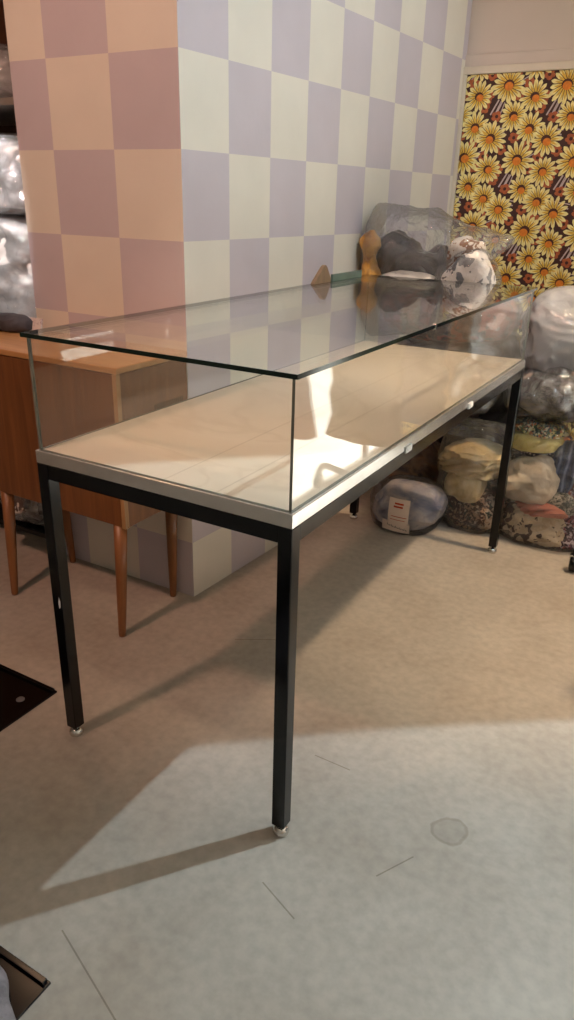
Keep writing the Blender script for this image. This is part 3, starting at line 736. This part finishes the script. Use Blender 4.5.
cb = mesh_obj('cream_cloth_bag', loft_bm([(0.0, -0.18, 1.99, 0.10, 0.11), (0.03, -0.185, 1.99, 0.125, 0.135), (0.2, -0.205, 1.975, 0.135, 0.15), (0.36, -0.21, 1.97, 0.13, 0.14), (0.43, -0.20, 1.96, 0.13, 0.09), (0.475, -0.185, 1.95, 0.12, 0.03), (0.49, -0.18, 1.95, 0.11, 0.008)], seed=21, amp=0.022, freq=11, floor=0.001), M_FILM_THIN, smooth=True)
recentre(cb); tag(cb, 'clear plastic bag of cream yellow cloth standing just left of the far case leg', 'bag', pile)
# big fabric bag right of the leg
prints = 'printed fabrics inside the big clear bag'
BXc, BYc = 0.135, 2.10
def frag(label, sec, mat, axis='z', **kw):
    kw.setdefault('amp', 0.024); kw.setdefault('freq', 15); kw.setdefault('mode', 'folds')
    return lump('fabric_piece', label, 'fabric', sec, mat, axis, prints, **kw)
frag('cream fabric printed with dark flowers at the bottom of the big clear bag', egg(0.10, 2.02, 0.004, 0.17, 0.16, 0.13, 0.85), cloth('cream_flower_print', [srgb(214, 190, 156), srgb(222, 202, 172), srgb(206, 180, 146), srgb(96, 76, 66)], 15, kind='patch'))
frag('salmon pink cloth above the flower printed fabric in the big bag', egg(0.125, 1.99, 0.13, 0.20, 0.10, 0.09, 0.9), cloth('salmon_cloth', [srgb(196, 116, 96), srgb(216, 140, 118)], 8))
frag('crumpled off-white cloth ball in the middle of the big clear bag', [(0.17, 0.05, 1.98, 0.03, 0.03), (0.18, 0.05, 1.98, 0.09, 0.07), (0.25, 0.045, 1.965, 0.112, 0.085), (0.32, 0.05, 1.97, 0.10, 0.08), (0.36, 0.065, 1.99, 0.05, 0.05), (0.37, 0.065, 1.99, 0.01, 0.01)], cloth('off_white_linen', [srgb(206, 186, 158), srgb(224, 206, 182)], 7, bmp=0.4), amp=0.022, freq=13, mode='ridged')
frag('navy cloth with small white dots behind the off-white ball', egg(0.03, 2.07, 0.20, 0.42, 0.125, 0.10, 0.95), cloth('navy_polka_dot', [srgb(32, 26, 38)], 75, kind='dots', dot=srgb(190, 170, 160)))
frag('bright yellow pleated fabric near the top of the big clear bag', [(0.385, 0.025, 2.02, 0.03, 0.03), (0.39, 0.025, 2.02, 0.085, 0.07), (0.42, 0.03, 2.02, 0.10, 0.08), (0.445, 0.03, 2.02, 0.095, 0.075), (0.455, 0.03, 2.02, 0.04, 0.03)], cloth('yellow_cotton', [srgb(206, 176, 84), srgb(232, 208, 120)], 10), amp=0.012, freq=16)
frag('green and orange leaf printed fabric topmost in the big clear bag', egg(0.035, 2.04, 0.452, 0.51, 0.095, 0.075, 0.95), cloth('leaf_print', [srgb(70, 88, 40), srgb(190, 110, 40), srgb(204, 180, 90), srgb(52, 66, 44), srgb(220, 206, 150)], 30, kind='patch'))
frag('dark blue striped cloth at the right shoulder of the big clear bag', egg(0.165, 2.06, 0.20, 0.43, 0.075, 0.09, 0.95), cloth('navy_stripe', [srgb(26, 34, 58), srgb(34, 46, 78), srgb(40, 54, 86), srgb(112, 120, 146)], 9, kind='stripe'))
frag('red and purple flower printed cloth at the right of the big clear bag', egg(0.235, 2.02, 0.003, 0.17, 0.075, 0.09, 0.95), cloth('purple_print', [srgb(74, 40, 60), srgb(150, 80, 90), srgb(196, 178, 186), srgb(54, 34, 50)], 26, kind='patch'))
frag('mauve and rust printed cloth above the purple flowers in the big bag', egg(0.255, 2.10, 0.17, 0.44, 0.085, 0.12, 0.95), cloth('mauve_rust_print', [srgb(140, 76, 66), srgb(186, 170, 176), srgb(92, 60, 80), srgb(150, 150, 170)], 20, kind='patch'))
frag('grey green printed cloth at the lower right of the off-white ball', egg(0.19, 1.985, 0.15, 0.24, 0.06, 0.055, 0.95), cloth('grey_green_print', [srgb(110, 108, 96), srgb(60, 60, 52), srgb(160, 150, 136)], 30, kind='patch'))
fb = mesh_obj('fabric_bag', loft_bm([(0.0, BXc, 2.03, 0.18, 0.13), (0.03, BXc, 2.03, 0.205, 0.16), (0.2, BXc, 2.035, 0.22, 0.18), (0.36, BXc, 2.04, 0.21, 0.17), (0.46, BXc-0.02, 2.04, 0.18, 0.14), (0.52, BXc-0.05, 2.04, 0.13, 0.09), (0.535, BXc-0.06, 2.04, 0.05, 0.03)], seed=31, amp=0.02, freq=10, floor=0.001, ex=2.8), M_FILM_THIN, smooth=True)
recentre(fb); tag(fb, 'big clear plastic bag packed with printed fabrics right of the far case leg', 'bag', pile)
# grey shiny bag on top of the fabric bag, white bag on top of that
greyc = cloth('dark_grey_cloth', [srgb(70, 62, 60), srgb(126, 112, 106), srgb(96, 84, 92)], 7)
two_part_bag('grey_plastic_bag', 'shiny dark grey plastic bag lying on top of the big fabric bag',
   [(-0.13, 2.10, 0.61, 0.05, 0.04), (-0.11, 2.10, 0.61, 0.12, 0.07), (0.0, 2.11, 0.62, 0.18, 0.10), (0.15, 2.11, 0.625, 0.19, 0.105), (0.3, 2.11, 0.61, 0.17, 0.09), (0.34, 2.11, 0.60, 0.05, 0.04)],
   greyc, M_FILM_GREY, axis='x', seed=41, group=pile, amp=0.035, freq=11)
two_part_bag('white_plastic_bag', 'milky white plastic bag at right standing on the grey plastic bag',
   [(0.70, 0.09, 2.15, 0.15, 0.10), (0.72, 0.09, 2.15, 0.185, 0.13), (0.83, 0.09, 2.15, 0.20, 0.15), (0.93, 0.095, 2.15, 0.19, 0.13), (1.01, 0.10, 2.15, 0.15, 0.08), (1.04, 0.11, 2.15, 0.07, 0.03)],
   cloth('white_stuff', [srgb(214, 212, 214), srgb(234, 234, 236)], 5), M_FILM_MILK, seed=43, group=pile, floor=0.70, amp=0.024, freq=10, ex=3.4)
# pile seen through the case's far pane
two_part_bag('textile_sack', 'tall dark sack of mixed clothes standing at the back of the pile', egg(-0.34, 2.46, 0.0, 0.84, 0.24, 0.18, 0.9), cloth('dark_mixed_cloth', [srgb(40, 34, 36), srgb(84, 70, 66), srgb(60, 54, 62)], 7, kind='patch'), M_FILM_THIN, seed=51, group=pile, floor=0.001)
two_part_bag('clothes_bag', 'bluish clear plastic bag of pale cloth level with the board behind the case',
   [(-0.66, 2.04, 0.64, 0.05, 0.05), (-0.62, 2.04, 0.64, 0.15, 0.13), (-0.42, 2.04, 0.65, 0.19, 0.15), (-0.2, 2.04, 0.65, 0.17, 0.14), (-0.15, 2.04, 0.65, 0.05, 0.04)], cloth('pale_blue_cloth', [srgb(120, 126, 140), srgb(176, 176, 184), srgb(70, 84, 104)], 7), M_FILM, axis='x', seed=53, group=pile)
two_part_bag('clothes_bag', 'bag of rust red and dark clothes under the upper clear bag',
   [(-0.69, 2.06, 0.90, 0.05, 0.03), (-0.66, 2.06, 0.90, 0.16, 0.09), (-0.45, 2.05, 0.90, 0.20, 0.115), (-0.28, 2.05, 0.90, 0.19, 0.11), (-0.15, 2.06, 0.90, 0.13, 0.08), (-0.12, 2.06, 0.90, 0.04, 0.03)], cloth('rust_dark_cloth', [srgb(50, 40, 42), srgb(150, 66, 48), srgb(130, 56, 42), srgb(96, 70, 58)], 14, kind='patch'), M_FILM_THIN, axis='x', seed=55, group=pile)
lump('wrapped_bolt', 'tan cardboard wrapped bolt standing by the checkered wall behind the case', 'bolt', [(0.0, -0.665, 2.36, 0.05, 0.06), (0.3, -0.665, 2.36, 0.052, 0.062), (0.7, -0.665, 2.36, 0.05, 0.06), (0.965, -0.665, 2.36, 0.05, 0.06), (0.985, -0.665, 2.36, 0.03, 0.04)], cloth('tan_card', [srgb(150, 112, 76), srgb(186, 150, 110)], 5), ex=4, amp=0.006, freq=8, floor=0.001)
# upper clear bag: dark garment, gold pouch, brown and white cloths
tops = 'cloths inside the upper clear bag'
lump('dark_garment', 'bunched dark charcoal garment inside the upper clear bag', 'garment',
   [(-0.695, 1.93, 1.12, 0.02, 0.02), (-0.685, 1.93, 1.12, 0.06, 0.07), (-0.63, 1.93, 1.125, 0.07, 0.085), (-0.56, 1.93, 1.115, 0.06, 0.065), (-0.50, 1.93, 1.105, 0.05, 0.045), (-0.45, 1.93, 1.115, 0.06, 0.06), (-0.42, 1.93, 1.12, 0.06, 0.062), (-0.41, 1.93, 1.12, 0.02, 0.02)],
   cloth('charcoal_satin', [srgb(14, 10, 12), srgb(46, 36, 40)], 5, rough=0.35), axis='x', group=tops, amp=0.016, freq=14, mode='folds')
lump('gold_pouch', 'golden brown fabric pouch at the left end of the upper clear bag', 'pouch',
   [(1.025, -0.695, 1.85, 0.02, 0.02), (1.03, -0.695, 1.85, 0.04, 0.04), (1.07, -0.70, 1.85, 0.036, 0.035), (1.12, -0.705, 1.85, 0.024, 0.025), (1.16, -0.705, 1.85, 0.036, 0.03), (1.20, -0.71, 1.85, 0.03, 0.02), (1.225, -0.70, 1.85, 0.01, 0.008)],
   cloth('gold_cloth', [srgb(150, 98, 34), srgb(206, 152, 62), srgb(176, 120, 60)], 14, rough=0.5), group=tops, amp=0.016, freq=16, mode='folds')
lump('white_cloth', 'white cloth loosely folded beneath the dark garment in the upper bag', 'cloth',
   [(-0.66, 1.85, 1.035, 0.02, 0.01), (-0.64, 1.85, 1.035, 0.04, 0.02), (-0.54, 1.85, 1.045, 0.05, 0.03), (-0.44, 1.85, 1.04, 0.045, 0.024), (-0.41, 1.85, 1.035, 0.02, 0.01)],
   cloth('white_cotton', [srgb(206, 196, 184), srgb(232, 224, 214)], 8), axis='x', group=tops, amp=0.012, freq=16, mode='folds')
lump('brown_print_cloth', 'white cloth with brown patches at the right end of the upper bag', 'cloth',
   [(-0.405, 1.96, 1.13, 0.02, 0.02), (-0.395, 1.96, 1.13, 0.05, 0.065), (-0.35, 1.96, 1.13, 0.06, 0.075), (-0.28, 1.96, 1.13, 0.05, 0.06), (-0.26, 1.96, 1.12, 0.02, 0.02)],
   cloth('brown_white_patch', [srgb(216, 200, 180), srgb(146, 92, 50), srgb(226, 214, 200), srgb(130, 84, 50)], 17, kind='patch'), axis='x', group=tops, amp=0.012, freq=13, mode='folds')
ub = mesh_obj('upper_clear_bag', loft_bm([(-0.745, 1.93, 1.12, 0.03, 0.08), (-0.735, 1.93, 1.14, 0.09, 0.12), (-0.70, 1.94, 1.165, 0.13, 0.15), (-0.60, 1.95, 1.165, 0.16, 0.145), (-0.48, 1.95, 1.16, 0.16, 0.135), (-0.36, 1.96, 1.16, 0.14, 0.105), (-0.27, 1.97, 1.175, 0.10, 0.065), (-0.19, 1.98, 1.195, 0.06, 0.03), (-0.165, 1.98, 1.205, 0.03, 0.01)], axis='x', seed=61, amp=0.022, freq=9, floor=1.022, ex=2.6), M_FILM_TOP, smooth=True)
recentre(ub); tag(ub, 'upper large clear plastic bag of clothes piled highest behind the glass case', 'bag', pile)
two_part_bag('spotted_cloth_bag', 'clear bag of white cloth with grey spots at right end of the pile top',
   [(-0.41, 1.86, 1.05, 0.03, 0.02), (-0.39, 1.86, 1.06, 0.05, 0.04), (-0.31, 1.86, 1.09, 0.065, 0.07), (-0.23, 1.86, 1.09, 0.065, 0.07), (-0.175, 1.86, 1.06, 0.045, 0.04), (-0.16, 1.86, 1.05, 0.02, 0.02)],
   cloth('white_grey_spot', [srgb(96, 94, 96), srgb(222, 214, 206), srgb(232, 226, 220), srgb(130, 126, 126), srgb(224, 216, 206)], 15, kind='patch'), M_FILM_THIN, axis='x', seed=63, group=pile)

# ---------------------------------------------------------------- clothes rack at right, mostly out of frame
rk = thing('clothes_rack', 'black metal clothes rack on casters at the right edge of the photo', 'clothes rack', (0.62, 1.87, 0))
RC = (0.62, 1.87, 0)
bm = bmesh.new()
pa, pb = Vector((0.305, 1.745, 0)), Vector((0.95, 1.98, 0)); dv = (pb-pa).normalized()
zt = 0.135
pts = [pa+Vector((0, 0, 0.068))]+[pa+dv*(0.06*(1-math.cos(t)))+Vector((0, 0, 0.068+(zt-0.068)*math.sin(t))) for t in (0.3, 0.7, 1.1, 1.57)]
pts += [pb-dv*(0.06*(1-math.cos(t)))+Vector((0, 0, 0.068+(zt-0.068)*math.sin(t))) for t in (1.57, 1.1, 0.7, 0.3)]+[pb+Vector((0, 0, 0.068))]
add_tube(bm, pts, 0.016, 12); kp('base_pipe', bm, M_BLACK, rk, RC, True)
bm = bmesh.new(); add_tube(bm, [(0.66, 1.87, zt), (0.68, 1.88, 1.42), (0.685, 1.90, 1.46)], 0.014, 12); kp('post', bm, M_STEEL, rk, RC, True)
bm = bmesh.new(); add_tube(bm, [(0.885, 1.0, 1.46), (0.525, 2.65, 1.46)], 0.014, 12); kp('hanging_rail', bm, M_STEEL, rk, RC, True)
for p in (pa, pb):
    bm = bmesh.new()
    add_lathe(bm, [(0.006, -0.015), (0.030, -0.015), (0.035, -0.010), (0.035, 0.010), (0.030, 0.015), (0.006, 0.015)], (p.x, p.y, 0.0355), 24, axis='x')
    cst = kp('caster', bm, M_BLACK, rk, RC, True)
    bm = bmesh.new(); add_box(bm, p.x-0.020, p.x-0.015, p.y-0.012, p.y+0.012, 0.020, 0.070, 0.001); add_box(bm, p.x+0.015, p.x+0.020, p.y-0.012, p.y+0.012, 0.020, 0.070, 0.001)
    add_box(bm, p.x-0.02, p.x+0.02, p.y-0.014, p.y+0.014, 0.064, 0.072, 0.001)
    o = mesh_obj('caster_fork', bm, M_STEEL); o.parent = cst
dress = [cloth('dusty_rose_dress', [srgb(150, 96, 92), srgb(176, 118, 110)], 6), cloth('olive_dress', [srgb(86, 84, 58), srgb(110, 104, 74)], 6), cloth('navy_dress', [srgb(36, 42, 66), srgb(52, 58, 86)], 6), cloth('sand_dress', [srgb(170, 146, 116), srgb(190, 166, 136)], 6)]
names = ['dusty rose', 'olive green', 'navy blue', 'sand coloured']
for i, (y, zb, x0, x1) in enumerate(((1.30, 0.50, 0.645, 1.0), (1.90, 0.33, 0.52, 0.855), (2.25, 0.36, 0.44, 0.76), (2.55, 0.30, 0.38, 0.70))):
    cx, rx = (x0+x1)/2, (x1-x0)/2
    hx = 0.885-0.36*(y-1.0)/1.65
    t = thing('hanging_dress', 'long %s dress hanging on the rack, seen only mirrored in the side glass' % names[i], 'dress', (hx, y, zb))
    c = (hx, y, zb)
    bm = loft_bm([(zb, cx, y, rx, 0.07), (zb+0.05, cx, y, rx*0.98, 0.068), (zb+0.5, cx, y, rx*0.85, 0.055), (1.02, cx, y, rx*0.72, 0.045), (1.22, hx, y, rx*0.9, 0.04), (1.32, hx, y, rx*0.6, 0.03), (1.36, hx, y, 0.04, 0.02)], seed=70+i, amp=0.02, freq=8, mode='folds', na=80)
    kp('dress_body', bm, dress[i], t, c, True)
    bm = bmesh.new(); add_tube(bm, [(hx, y, 1.355), (hx, y, 1.43), (hx+0.018, y, 1.475), (hx, y, 1.495), (hx-0.018, y, 1.478)], 0.003, 8); kp('hanger_hook', bm, M_STEEL, t, c, True)
